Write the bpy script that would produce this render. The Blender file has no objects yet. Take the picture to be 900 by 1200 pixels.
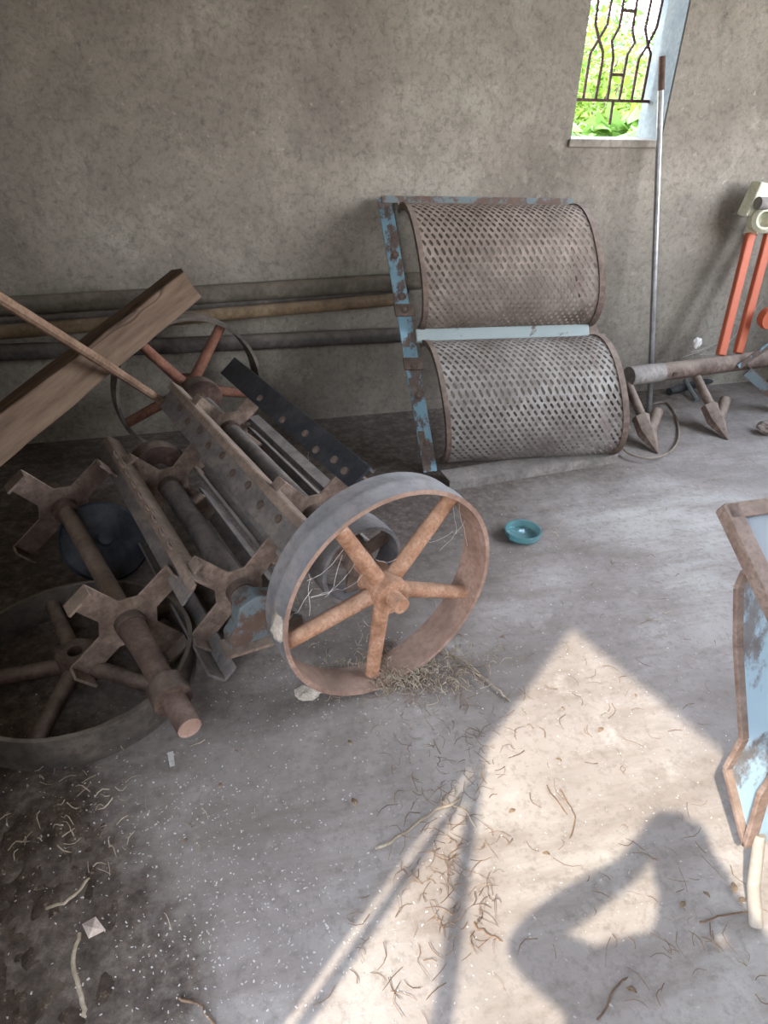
import bpy, bmesh, math, random
from mathutils import Vector as V, Matrix, noise
random.seed(7)
PI = math.pi
scene = bpy.context.scene
col = scene.collection

# ------------------------------------------------------------------ camera
FPX, CAM_H, PITCH, YAW, ROLL = 800.0, 1.4, math.radians(32), math.radians(16), 0.03
fw = V((math.sin(YAW)*math.cos(PITCH), math.cos(YAW)*math.cos(PITCH), -math.sin(PITCH)))
r0 = V((math.cos(YAW), -math.sin(YAW), 0)); u0 = r0.cross(fw)
RT = r0*math.cos(ROLL) + u0*math.sin(ROLL); UP = u0*math.cos(ROLL) - r0*math.sin(ROLL)
CAM = V((0, 0, CAM_H))
cd = bpy.data.cameras.new('camera'); cam = bpy.data.objects.new('camera', cd); col.objects.link(cam)
cd.sensor_fit = 'HORIZONTAL'; cd.sensor_width = 36; cd.lens = 36*FPX/900; cd.clip_start = 0.01; cd.clip_end = 300
m = Matrix((RT, UP, -fw)).transposed().to_4x4(); m.translation = CAM; cam.matrix_world = m
scene.camera = cam

# ------------------------------------------------------------------ light
SUN_AZ = V((.775, .632)).normalized(); SUN_TAN = 1.2
wd = bpy.data.worlds.new('sky'); scene.world = wd; wd.use_nodes = True
nt = wd.node_tree; bg = nt.nodes['Background']
tc = nt.nodes.new('ShaderNodeTexCoord'); sx = nt.nodes.new('ShaderNodeSeparateXYZ'); rp = nt.nodes.new('ShaderNodeValToRGB')
nt.links.new(tc.outputs['Generated'], sx.inputs[0]); nt.links.new(sx.outputs['Z'], rp.inputs[0]); nt.links.new(rp.outputs[0], bg.inputs[0])
rp.color_ramp.elements[0].color = (.90, .93, 1.0, 1); rp.color_ramp.elements[1].color = (.55, .72, 1.0, 1)
bg.inputs[1].default_value = 13.0
sd = bpy.data.lights.new('sun', 'SUN'); sd.energy = 4.8; sd.angle = math.radians(.8); sd.color = (1.0, .93, .80)
sun = bpy.data.objects.new('sun', sd); col.objects.link(sun)
sun.rotation_euler = V((SUN_AZ.x, SUN_AZ.y, -SUN_TAN)).to_track_quat('-Z', 'Y').to_euler()
vs = scene.view_settings
vs.view_transform = 'Standard'; vs.look = 'None'; vs.gamma = 1; vs.use_curve_mapping = False; vs.exposure = 0.8
scene.cycles.max_bounces = 8; scene.cycles.diffuse_bounces = 5; scene.cycles.use_denoising = True
scene.cycles.caustics_reflective = False; scene.cycles.caustics_refractive = False

# ------------------------------------------------------------------ picture to place
def ray(x, y): return fw + RT*((x-450)/FPX) - UP*((y-600)/FPX)
def atz(x, y, z=0.0): d = ray(x, y); return CAM + d*((z-CAM_H)/d.z)
def aty(x, y, Y): d = ray(x, y); return CAM + d*(Y/d.y)
def atp(x, y, P, N): d = ray(x, y); return CAM + d*((P-CAM).dot(N)/d.dot(N))

# ------------------------------------------------------------------ materials
def S(r, g, b):
    f = lambda c: (c/255/12.92) if c/255 <= .04045 else ((c/255+.055)/1.055)**2.4
    return (f(r), f(g), f(b), 1)
class NT:
    def __init__(s, name):
        s.m = bpy.data.materials.new(name); s.m.use_nodes = True; s.t = s.m.node_tree
        s.b = s.t.nodes['Principled BSDF']; s.co = s.t.nodes.new('ShaderNodeTexCoord').outputs['Object']
    def link(s, a, b): s.t.links.new(a, b)
    def noise(s, scale, detail=6, rough=.6, vec=None, dist=0):
        n = s.t.nodes.new('ShaderNodeTexNoise'); n.inputs['Scale'].default_value = scale; n.inputs['Detail'].default_value = detail
        n.inputs['Roughness'].default_value = rough; n.inputs['Distortion'].default_value = dist
        s.link(vec or s.co, n.inputs['Vector']); return n.outputs['Fac']
    def ramp(s, fac, stops):
        r = s.t.nodes.new('ShaderNodeValToRGB'); e = r.color_ramp.elements
        while len(e) < len(stops): e.new(.5)
        for k, (p, c) in enumerate(stops): e[k].position = p; e[k].color = c if len(c) == 4 else (*c, 1)
        s.link(fac, r.inputs[0]); return r.outputs[0]
    def mix(s, f, a, b, mode='MIX'):
        n = s.t.nodes.new('ShaderNodeMix'); n.data_type = 'RGBA'; n.blend_type = mode
        for sock, v in ((n.inputs[0], f), (n.inputs[6], a), (n.inputs[7], b)):
            if isinstance(v, (int, float)): sock.default_value = v
            elif isinstance(v, tuple): sock.default_value = v
            else: s.link(v, sock)
        return n.outputs[2]
    def math(s, op, a, b=0.0):
        n = s.t.nodes.new('ShaderNodeMath'); n.operation = op; n.use_clamp = True
        for k, v in enumerate((a, b)):
            if isinstance(v, (int, float)): n.inputs[k].default_value = v
            else: s.link(v, n.inputs[k])
        return n.outputs[0]
    def scaled(s, sc):
        n = s.t.nodes.new('ShaderNodeMapping'); n.inputs['Scale'].default_value = sc; s.link(s.co, n.inputs[0]); return n.outputs[0]
    def bump(s, h, strength=.4, dist=.01):
        n = s.t.nodes.new('ShaderNodeBump'); n.inputs['Strength'].default_value = strength; n.inputs['Distance'].default_value = dist
        s.link(h, n.inputs['Height']); s.link(n.outputs[0], s.b.inputs['Normal'])
    def upness(s, lo=.2, hi=.9):
        g = s.t.nodes.new('ShaderNodeNewGeometry'); x = s.t.nodes.new('ShaderNodeSeparateXYZ'); s.link(g.outputs['Normal'], x.inputs[0])
        n = s.t.nodes.new('ShaderNodeMapRange'); n.inputs[1].default_value = lo; n.inputs[2].default_value = hi; s.link(x.outputs['Z'], n.inputs[0]); return n.outputs[0]
    def out(s, c, rough=.8, metal=0.0, spec=.3):
        if isinstance(c, tuple): s.b.inputs['Base Color'].default_value = c
        else: s.link(c, s.b.inputs['Base Color'])
        s.b.inputs['Roughness'].default_value = rough; s.b.inputs['Metallic'].default_value = metal
        s.b.inputs['Specular IOR Level'].default_value = spec
        return s.m
def worn(name, a, b, c, scale=9, dust=None, dustf=.5, rough=.85, bump=.35, stretch=None, metal=0.0):
    """three tones mottled, with settled dust on faces that look up"""
    n = NT(name); v = n.scaled(stretch) if stretch else None
    f = n.noise(scale, 8, .65, v); g = n.noise(scale*6, 4, .6, v)
    k = n.ramp(f, [(.32, a), (.5, b), (.68, c)])
    k = n.mix(n.ramp(g, [(.45, (0, 0, 0)), (.62, (.8, .8, .8))]), k, n.mix(.65, k, a))
    if dust:
        d = n.math('MULTIPLY', n.upness(), n.ramp(n.noise(scale*2.3, 5, .7), [(.3, (.25, .25, .25)), (.65, (1, 1, 1))]))
        k = n.mix(n.math('MULTIPLY', d, dustf), k, dust)
    n.bump(g, bump, .004)
    return n.out(k, rough, metal)
def chipped(name, paint, paint2, rust, thr=.52, scale=14, rough=.6, stretch=None):
    """old paint flaking off to rust"""
    n = NT(name); v = n.scaled(stretch) if stretch else None
    p = n.mix(n.noise(scale*.7, 4, .6), paint, paint2)
    r = n.mix(n.noise(scale*3, 5, .7), rust, S(70, 50, 40))
    mk = n.ramp(n.noise(scale, 10, .72, v), [(thr-.03, (0, 0, 0)), (thr+.03, (1, 1, 1))])
    n.bump(mk, .3, -.003)
    return n.out(n.mix(mk, p, r), rough)
DUST = S(150, 135, 120)
M = {}
M['rust'] = worn('rust', S(70, 55, 47), S(104, 86, 75), S(132, 112, 98), 10, DUST, .6)
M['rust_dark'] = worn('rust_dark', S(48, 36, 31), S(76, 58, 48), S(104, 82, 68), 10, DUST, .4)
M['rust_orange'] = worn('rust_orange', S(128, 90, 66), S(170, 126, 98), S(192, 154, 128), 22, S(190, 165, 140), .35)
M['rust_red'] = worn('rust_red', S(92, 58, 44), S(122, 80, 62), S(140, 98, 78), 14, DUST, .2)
M['rust_brown'] = worn('rust_brown', S(62, 46, 39), S(88, 67, 57), S(108, 86, 74), 14, DUST, .2)
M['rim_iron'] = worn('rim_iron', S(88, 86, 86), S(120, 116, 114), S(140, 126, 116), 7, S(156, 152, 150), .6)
M['rim_inside'] = worn('rim_inside', S(116, 90, 76), S(150, 120, 103), S(168, 140, 122), 9, DUST, .3)
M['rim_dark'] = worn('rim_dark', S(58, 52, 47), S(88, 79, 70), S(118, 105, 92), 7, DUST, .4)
M['spider'] = worn('spider_plate', S(84, 68, 58), S(122, 102, 88), S(150, 130, 113), 12, S(158, 142, 126), .6)
M['bar'] = worn('bar_iron', S(62, 58, 58), S(94, 88, 86), S(124, 112, 102), 12, S(150, 138, 126), .6)
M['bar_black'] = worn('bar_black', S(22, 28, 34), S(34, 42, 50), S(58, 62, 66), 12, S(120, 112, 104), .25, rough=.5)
M['blue'] = chipped('blue_paint', S(112, 148, 162), S(140, 168, 176), S(128, 114, 104), .51, 16, stretch=(1, 1, .5))
M['blue_grey'] = chipped('blue_grey_paint', S(108, 116, 115), S(90, 97, 97), S(108, 88, 75), .50, 10)
M['pale_bar'] = chipped('pale_paint', S(150, 157, 152), S(134, 143, 139), S(120, 110, 98), .64, 12)
M['screen_top'] = worn('screen_rusty', S(92, 78, 68), S(122, 107, 95), S(146, 131, 118), 6, S(150, 132, 116), .4)
M['screen_low'] = worn('screen_grey', S(98, 86, 78), S(134, 126, 118), S(156, 150, 142), 5, S(145, 134, 122), .3)
M['angle'] = worn('angle_dusty', S(96, 88, 82), S(130, 122, 114), S(150, 140, 130), 8, S(150, 138, 128), .4)
M['hopper'] = chipped('hopper_blue', S(132, 156, 168), S(158, 176, 184), S(136, 138, 138), .56, 7, stretch=(1, 1, .45))
M['hopper_in'] = chipped('hopper_inside', S(150, 154, 156), S(132, 138, 140), S(124, 108, 100), .56, 12)
M['hopper_rust'] = worn('hopper_rust', S(100, 80, 68), S(130, 108, 95), S(150, 130, 117), 14, S(150, 136, 124), .3)
M['tube_pale'] = worn('tube_pale', S(140, 130, 118), S(156, 146, 133), S(132, 122, 112), 10)
M['orange'] = chipped('orange_paint', S(176, 82, 52), S(170, 96, 68), S(160, 148, 138), .64, 12, stretch=(1, 1, .3))
M['cream'] = worn('cream_casting', S(176, 172, 148), S(204, 200, 174), S(214, 210, 188), 12, DUST, .2)
M['steel'] = worn('steel_pole', S(120, 116, 112), S(150, 148, 146), S(128, 122, 116), 6, None, rough=.35, metal=.6)
M['steel_brown'] = worn('steel_brown', S(70, 52, 44), S(92, 70, 58), S(60, 46, 42), 12)
M['chrome'] = worn('chrome', S(160, 168, 170), S(186, 192, 194), S(140, 144, 144), 12, None, rough=.25, metal=.8)
M['dark_pipe'] = worn('dark_pipe', S(52, 56, 58), S(78, 80, 80), S(100, 98, 94), 12, None, rough=.4, metal=.4)
M['wood'] = worn('beam_wood', S(76, 56, 40), S(108, 82, 60), S(130, 102, 76), 5, S(140, 118, 96), .3, stretch=(1, 1, 1))
M['rod_wood'] = worn('rod_brown', S(92, 70, 54), S(122, 96, 76), S(136, 110, 90), 14)
M['pole_olive'] = worn('pole_olive', S(68, 62, 52), S(92, 84, 72), S(112, 103, 88), 8, DUST, .3)
M['pole_ochre'] = worn('pole_ochre', S(80, 64, 46), S(112, 92, 68), S(128, 108, 82), 8, DUST, .3)
M['pole_dark'] = worn('pole_dark', S(52, 48, 44), S(76, 70, 64), S(96, 88, 80), 8, DUST, .4)
M['mortar'] = worn('mortar', S(150, 138, 124), S(178, 164, 148), S(198, 186, 170), 30, bump=1.0)
M['stone'] = worn('stone', S(110, 96, 86), S(136, 122, 112), S(150, 138, 128), 25, bump=1.0)
M['straw'] = worn('straw', S(128, 112, 92), S(158, 142, 120), S(182, 168, 148), 20)
M['twig'] = worn('twig', S(84, 64, 50), S(120, 96, 76), S(150, 124, 98), 20)
M['leaf_dry'] = worn('leaf_dry', S(104, 84, 66), S(132, 110, 88), S(156, 134, 110), 30)
M['chaff'] = worn('chaff', S(176, 168, 158), S(200, 194, 186), S(160, 150, 138), 40)
M['web'] = worn('cobweb', S(200, 190, 180), S(215, 208, 200), S(190, 180, 170), 40)
M['grille'] = worn('grille_iron', S(58, 44, 42), S(84, 60, 56), S(100, 80, 74), 30)
M['sillpaint'] = worn('jamb_plaster', S(88, 94, 94), S(104, 110, 108), S(114, 117, 112), 10)
M['cloth'] = worn('cloth', S(60, 72, 96), S(70, 84, 110), S(64, 78, 100), 20)
M['phone'] = worn('phone', S(18, 18, 20), S(22, 22, 24), S(26, 26, 28), 20)
M['hosegrey'] = worn('wire_grey', S(110, 96, 84), S(136, 122, 108), S(120, 106, 94), 20)
M['paper'] = worn('paper', S(160, 140, 126), S(186, 168, 154), S(170, 150, 138), 30)
# glass dish
n = NT('teal_glass'); M['glass'] = n.out((.35, .72, .75, 1), .08); n.b.inputs['Transmission Weight'].default_value = .75; n.b.inputs['IOR'].default_value = 1.45
# leaves of the garden
def leafmat(name, c1, c2):
    n = NT(name); k = n.mix(n.noise(3, 2), c1, c2); n.out(k, .5)
    tr = n.t.nodes.new('ShaderNodeBsdfTranslucent'); n.link(k, tr.inputs[0])
    mx = n.t.nodes.new('ShaderNodeMixShader'); mx.inputs[0].default_value = .4
    n.link(n.b.outputs[0], mx.inputs[1]); n.link(tr.outputs[0], mx.inputs[2])
    n.link(mx.outputs[0], n.t.nodes['Material Output'].inputs[0]); return n.m
M['leaf_lime'] = leafmat('leaf_lime', (.13, .22, .02, 1), (.20, .28, .04, 1))
M['leaf_green'] = leafmat('leaf_green', (.06, .15, .02, 1), (.11, .20, .035, 1))
M['leaf_broad'] = leafmat('leaf_broad', (.08, .17, .03, 1), (.15, .23, .05, 1))
M['bark'] = worn('bark', S(80, 70, 60), S(100, 88, 76), S(120, 106, 92), 10)
M['roof_red'] = worn('roof_red', S(150, 96, 84), S(170, 112, 98), S(160, 104, 92), 3)
M['far_wall'] = worn('far_wall', S(170, 150, 144), S(184, 166, 158), S(176, 158, 150), 2)
M['ground'] = worn('ground_outside', S(110, 98, 78), S(132, 120, 94), S(104, 108, 70), .8)

# plaster of the walls
n = NT('plaster'); n.t.nodes
big = n.noise(1.3, 7, .62, dist=.4); mid = n.noise(4.5, 9, .7); fine = n.noise(40, 6, .7); pit = n.noise(17, 8, .75)
k = n.ramp(big, [(.34, S(112, 104, 92)), (.47, S(128, 119, 106)), (.56, S(138, 129, 115)), (.68, S(155, 147, 132))])
k = n.mix(n.ramp(mid, [(.34, (.45, .45, .45)), (.48, (0, 0, 0))]), k, S(101, 93, 84))
k = n.mix(n.ramp(mid, [(.57, (0, 0, 0)), (.7, (.5, .5, .5))]), k, S(166, 157, 141))
k = n.mix(n.ramp(pit, [(.57, (0, 0, 0)), (.68, (.6, .6, .6))]), k, S(88, 81, 72))
k = n.mix(n.ramp(n.noise(28, 9, .8, dist=1.0), [(.36, (.55, .55, .55)), (.5, (0, 0, 0))]), k, S(90, 83, 74))
k = n.mix(n.ramp(fine, [(.3, (.5, .5, .5)), (.5, (0, 0, 0))]), k, S(76, 69, 63))
k = n.mix(n.ramp(n.noise(34, 8, .75), [(.6, (0, 0, 0)), (.68, (.5, .5, .5))]), k, S(176, 167, 151))
h = n.math('ADD', n.math('MULTIPLY', fine, .4), n.math('MULTIPLY', mid, .6)); n.bump(h, .35, .012)
M['plaster'] = n.out(k, .92, 0, .15)
# concrete floor with dust and dirt towards the left wall
n = NT('concrete')
big = n.noise(1.6, 7, .6, dist=.5); mid = n.noise(7, 8, .7); fine = n.noise(55, 6, .7); streak = n.noise(5, 6, .7, n.scaled((.5, 2.2, 1)))
k = n.ramp(big, [(.33, S(124, 114, 106)), (.5, S(146, 136, 128)), (.66, S(166, 158, 149))])
k = n.mix(n.ramp(streak, [(.36, (.6, .6, .6)), (.55, (0, 0, 0))]), k, S(116, 104, 94))
k = n.mix(n.ramp(mid, [(.58, (0, 0, 0)), (.72, (.55, .55, .55))]), k, S(178, 170, 161))
k = n.mix(n.ramp(fine, [(.3, (.5, .5, .5)), (.5, (0, 0, 0))]), k, S(102, 91, 84))
k = n.mix(n.ramp(n.noise(90, 3, .6), [(.68, (0, 0, 0)), (.74, (.7, .7, .7))]), k, S(197, 186, 173))
sp = n.t.nodes.new('ShaderNodeSeparateXYZ'); n.link(n.co, sp.inputs[0])
def madd(a, k, b):
    q = n.t.nodes.new('ShaderNodeMath'); q.operation = 'MULTIPLY_ADD'; n.link(a, q.inputs[0]); q.inputs[1].default_value = k
    if isinstance(b, float): q.inputs[2].default_value = b
    else: n.link(b, q.inputs[2])
    return q.outputs[0]
# dirt swept against the left wall and into the far left corner (floor coordinates in metres)
wob = n.noise(2.2, 6, .65); wob2 = n.noise(14, 8, .75)
dl = madd(sp.outputs['X'], .96, madd(sp.outputs['Y'], .279, 1.31)); dl = madd(wob, -.9, madd(wob2, -.35, dl))      # distance from left wall, roughened
dirt = n.ramp(dl, [(.0, (.95, .95, .95)), (.04, (.7, .7, .7)), (.2, (0, 0, 0))])
db = madd(sp.outputs['Y'], -1.0, madd(sp.outputs['X'], .55, 2.88)); db = madd(wob, -.9, madd(wob2, -.5, db))
dirt2 = n.ramp(db, [(.1, (.85, .85, .85)), (.75, (0, 0, 0))])
dcol = n.ramp(n.noise(30, 7, .75), [(.35, S(62, 52, 45)), (.5, S(86, 75, 66)), (.65, S(116, 104, 92))])
k = n.mix(dirt, k, dcol); k = n.mix(dirt2, k, dcol)
n.bump(n.math('ADD', n.math('MULTIPLY', fine, .35), n.math('MULTIPLY', mid, .65)), .3, .01)
M['concrete'] = n.out(k, .9, 0, .2)
n = NT('soil')
k = n.ramp(n.noise(9, 9, .75), [(.34, S(58, 48, 41)), (.5, S(82, 70, 60)), (.66, S(112, 98, 85))])
k = n.mix(n.ramp(n.noise(70, 4, .7), [(.58, (0, 0, 0)), (.7, (.8, .8, .8))]), k, S(150, 130, 108))
n.bump(n.noise(45, 6, .8), .9, .012); M['soil'] = n.out(k, .95, 0, .1)

# ------------------------------------------------------------------ mesh helpers
class MB:
    def __init__(s): s.v = []; s.f = []
    def add(s, vs, fs):
        o = len(s.v); s.v += [V(p) for p in vs]; s.f += [tuple(i+o for i in f) for f in fs]; return s
    def box(s, c, a, b, d):                       # centre and three half vectors
        c, a, b, d = V(c), V(a), V(b), V(d)
        p = [c+a*i+b*j+d*k for k in (-1, 1) for j in (-1, 1) for i in (-1, 1)]
        f = [(0, 2, 3, 1), (4, 5, 7, 6), (0, 1, 5, 4), (2, 6, 7, 3), (0, 4, 6, 2), (1, 3, 7, 5)]
        if a.cross(b).dot(d) < 0: f = [q[::-1] for q in f]
        return s.add(p, f)
    def bar(s, p0, p1, side, w, t):               # rectangular bar from p0 to p1: width w along side, thickness t across
        p0, p1 = V(p0), V(p1); d = p1-p0; sd = V(side); sd = (sd-d*(sd.dot(d)/d.length_squared)).normalized(); nn = d.cross(sd).normalized()
        return s.box((p0+p1)/2, d/2, sd*w/2, nn*t/2)
    def tube(s, pts, r, n=10, cap=True, sq=1.0):
        pts = [V(p) for p in pts]; rs = r if isinstance(r, (list, tuple)) else [r]*len(pts)
        t0 = (pts[1]-pts[0]).normalized(); a = t0.orthogonal().normalized(); vs, fs = [], []
        for i, p in enumerate(pts):
            t = (pts[min(i+1, len(pts)-1)]-pts[max(i-1, 0)]).normalized(); a = (a-t*a.dot(t)).normalized(); b = t.cross(a)
            for k in range(n): q = 2*PI*k/n; vs.append(p+(a*math.cos(q)+b*math.sin(q))*rs[i])
        for i in range(len(pts)-1):
            for k in range(n): fs.append((i*n+k, i*n+(k+1) % n, (i+1)*n+(k+1) % n, (i+1)*n+k))
        if cap: fs.append(tuple(range(n))[::-1]); fs.append(tuple(range((len(pts)-1)*n, len(pts)*n)))
        return s.add(vs, fs)
    def lathe(s, c, ax, prof, n=48, closed=True):  # profile of (radius, height) revolved round ax; closed ring profile
        c, ax = V(c), V(ax).normalized(); a = ax.orthogonal().normalized(); b = ax.cross(a); vs, fs = [], []; k = len(prof)
        for i in range(n):
            q = 2*PI*i/n; e = a*math.cos(q)+b*math.sin(q)
            for (r, h) in prof: vs.append(c+e*r+ax*h)
        for i in range(n):
            j = (i+1) % n
            for q in range(k if closed else k-1): fs.append((i*k+q, j*k+q, j*k+(q+1) % k, i*k+(q+1) % k))
        if not closed:
            if prof[0][0] > 1e-5: fs.append(tuple(i*k for i in range(n))[::-1])
            if prof[-1][0] > 1e-5: fs.append(tuple(i*k+k-1 for i in range(n)))
        return s.add(vs, fs)
    def prism(s, poly, o, ex, ey, th):             # outline in (ex,ey) given thickness th along ex x ey, centred
        o, ex, ey = V(o), V(ex), V(ey); ez = ex.cross(ey).normalized(); k = len(poly)
        vs = [o+ex*x+ey*y-ez*th/2 for x, y in poly]+[o+ex*x+ey*y+ez*th/2 for x, y in poly]
        fs = [tuple(range(k))[::-1], tuple(range(k, 2*k))]+[(i, (i+1) % k, k+(i+1) % k, k+i) for i in range(k)]
        return s.add(vs, fs)
    def build(s, name, mat, parent=None, smooth=True, bevel=0, jitter=0, recalc=True):
        c = sum(s.v, V((0, 0, 0)))/len(s.v)
        if parent is None: c.z = min(p.z for p in s.v)
        me = bpy.data.meshes.new(name); me.from_pydata([p-c for p in s.v], [], s.f)
        if recalc:
            bm = bmesh.new(); bm.from_mesh(me); bmesh.ops.remove_doubles(bm, verts=bm.verts, dist=1e-6); bmesh.ops.recalc_face_normals(bm, faces=bm.faces)
            if jitter:
                for q in bm.verts: q.co += noise.noise_vector((q.co+c)*14)*jitter
            bm.to_mesh(me); bm.free()
        if smooth:
            me.polygons.foreach_set('use_smooth', [True]*len(me.polygons)); me.set_sharp_from_angle(angle=math.radians(35))
        me.materials.append(M[mat] if isinstance(mat, str) else mat)
        o = bpy.data.objects.new(name, me); col.objects.link(o)
        o.location = c-(parent_origin(parent) if parent else V((0, 0, 0))); o.parent = parent
        if bevel:
            b = o.modifiers.new('bevel', 'BEVEL'); b.width = bevel; b.segments = 2; b.limit_method = 'ANGLE'
        return o
def parent_origin(p):
    q = V((0, 0, 0))
    while p: q += p.location; p = p.parent
    return q
def tag(o, label, cat, group=None, kind=None):
    o['label'] = label; o['category'] = cat
    if group: o['group'] = group
    if kind: o['kind'] = kind
    return o
def thing(name, label, cat, loc, group=None):
    o = bpy.data.objects.new(name, None); col.objects.link(o); o.location = loc; o.empty_display_size = .1
    return tag(o, label, cat, group)
def struct(o): o['kind'] = 'structure'; return o
def box(name, mat, x0, x1, y0, y1, z0, z1, parent=None, **k):
    return MB().box(((x0+x1)/2, (y0+y1)/2, (z0+z1)/2), ((x1-x0)/2, 0, 0), (0, (y1-y0)/2, 0), (0, 0, (z1-z0)/2)).build(name, mat, parent, smooth=False, **k)

# ------------------------------------------------------------------ room shell
WY = 3.06; WT = .20; CEIL = 3.0
DJ = V((-.483, .158, 0)); DD = V((.279, -.960, 0)).normalized(); DN = V((.960, .279, 0)).normalized()   # door jamb, wall direction, inward normal
XL = -1.326; XR = 3.4; YB = -3.2
WX0, WX1, WZ0, WZ1 = 1.675, 2.13, 1.21, 2.35
struct(box('floor', 'concrete', -2.2, XR+.15, YB-.15, WY+WT, -.12, 0))
w = MB()
w.box(((XL-.6+WX0)/2, WY+WT/2, CEIL/2), ((WX0-XL+.6)/2, 0, 0), (0, WT/2, 0), (0, 0, CEIL/2))
w.box(((WX1+XR+.15)/2, WY+WT/2, CEIL/2), ((XR+.15-WX1)/2, 0, 0), (0, WT/2, 0), (0, 0, CEIL/2))
w.box(((WX0+WX1)/2, WY+WT/2, WZ0/2), ((WX1-WX0)/2, 0, 0), (0, WT/2, 0), (0, 0, WZ0/2))
w.box(((WX0+WX1)/2, WY+WT/2, (WZ1+CEIL)/2), ((WX1-WX0)/2, 0, 0), (0, WT/2, 0), (0, 0, (CEIL-WZ1)/2))
struct(w.build('wall_back', 'plaster', smooth=False))
DW, DH, DT = 1.05, 2.457, .12
def seg(mb, t0, t1, z0, z1):
    c = DJ+DD*((t0+t1)/2)-DN*(DT/2); c.z = (z0+z1)/2; mb.box(c, DD*(t1-t0)/2, DN*DT/2, V((0, 0, (z1-z0)/2)))
w = MB(); seg(w, -3.15, 0, 0, CEIL); seg(w, DW, 3.7, 0, CEIL); seg(w, 0, DW, DH, CEIL)
struct(w.build('wall_left', 'plaster', smooth=False))
w = MB()
RY0, RY1, RZ, RS = -.6, 2.5, 2.3, 1.0
for a, b, z0, z1 in ((YB, RY0, 0, CEIL), (RY1, WY, 0, CEIL), (RY0, RY1, RZ, CEIL), (RY0, RY1, 0, RS)):
    w.box((XR+.075, (a+b)/2, (z0+z1)/2), (.075, 0, 0), (0, (b-a)/2, 0), (0, 0, (z1-z0)/2))
struct(w.build('wall_right', 'plaster', smooth=False))
struct(box('wall_rear', 'plaster', .3, XR+.15, YB-.15, YB, 0, CEIL))
pA, pB = DJ-DD*3.3-DN*DT, DJ+DD*3.7-DN*DT
struct(MB().prism([(pA.x, WY+WT), (XR+.15, WY+WT), (XR+.15, YB-.15), (pB.x, YB-.15), (pB.x, pB.y), (pA.x, pA.y)], (0, 0, CEIL+.05), (1, 0, 0), (0, 1, 0), .1).build('ceiling', 'plaster', smooth=False))
struct(box('ground', 'ground', -45, 45, -45, 60, -.4, -.12))
def portal(name, loc, rot, sx_, sy_):
    l = bpy.data.lights.new(name, 'AREA'); l.shape = 'RECTANGLE'; l.size = sx_; l.size_y = sy_; l.cycles.is_portal = True
    o = bpy.data.objects.new(name, l); col.objects.link(o); o.location = loc; o.rotation_euler = rot
portal('portal_door', DJ+DD*DW/2-DN*.2+V((0, 0, DH/2)), DN.to_track_quat('-Z', 'Y').to_euler(), DW, DH)
portal('portal_side', (XR+.2, (RY0+RY1)/2, (RZ+RS)/2), V((-1, 0, 0)).to_track_quat('-Z', 'Y').to_euler(), RY1-RY0, RZ-RS)
portal('portal_window', ((WX0+WX1)/2, WY+WT+.05, (WZ0+WZ1)/2), V((0, -1, 0)).to_track_quat('-Z', 'Y').to_euler(), WX1-WX0, WZ1-WZ0)

# window with its iron grille
win = bpy.data.objects.new('window_1', None); col.objects.link(win); win.location = (1.9, WY, WZ0); struct(win)
box('window_sill', 'plaster', WX0-.012, WX1, WY-.012, WY+WT, WZ0-.02, WZ0+.012, win, bevel=.006)
box('jamb', 'sillpaint', WX1-.006, WX1+.004, WY+.004, WY+WT, WZ0, WZ1, win)
GY = WY+.15
def g(x, y): return aty(640+x*.2889, y*.2889, GY)
def up_copy(pts):        # the bars repeat the same bend above the frame of the picture
    z0 = pts[-1].z; top = pts[0]; return [V((top.x+(p.x-top.x)*.9, GY, 2*top.z-p.z)) for p in reversed(pts[1:])]+pts
bars = [[(212, 0), (200, 100), (215, 160), (230, 210), (228, 250), (200, 405)], [(268, 0), (250, 100), (215, 160), (182, 215), (175, 255), (152, 402)],
        [(315, 0), (297, 110), (267, 165), (272, 235), (248, 407)], [(372, 0), (352, 120), (361, 175), (332, 220), (297, 410)],
        [(427, 0), (402, 120), (413, 180), (424, 220), (387, 415)], [(474, 0), (450, 110), (413, 185), (377, 240), (347, 412)]]
for i, b in enumerate(bars):
    pts = [g(*q)+V((0, .004*(i % 2), 0)) for q in b]
    MB().tube(up_copy(pts), .0065, 8).build('grille_bar', 'grille', win)
MB().bar(V((WX0, GY, g(270, 408).z)), V((WX1, GY, g(270, 408).z)), (0, 0, 1), .012, .012).build('grille_rail', 'grille', win)
MB().bar(V((WX0, GY, 2.18)), V((WX1, GY, 2.18)), (0, 0, 1), .012, .012).build('grille_rail', 'grille', win)
for a, b in (((313, 42), (362, 45)), ((268, 302), (317, 305))):
    MB().bar(g(*a), g(*b), (0, 0, 1), .012, .008).build('grille_tie', 'grille', win)
MB().tube([g(271, 412), g(257, 505)], .0065, 8).build('grille_stub', 'grille', win)

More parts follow.
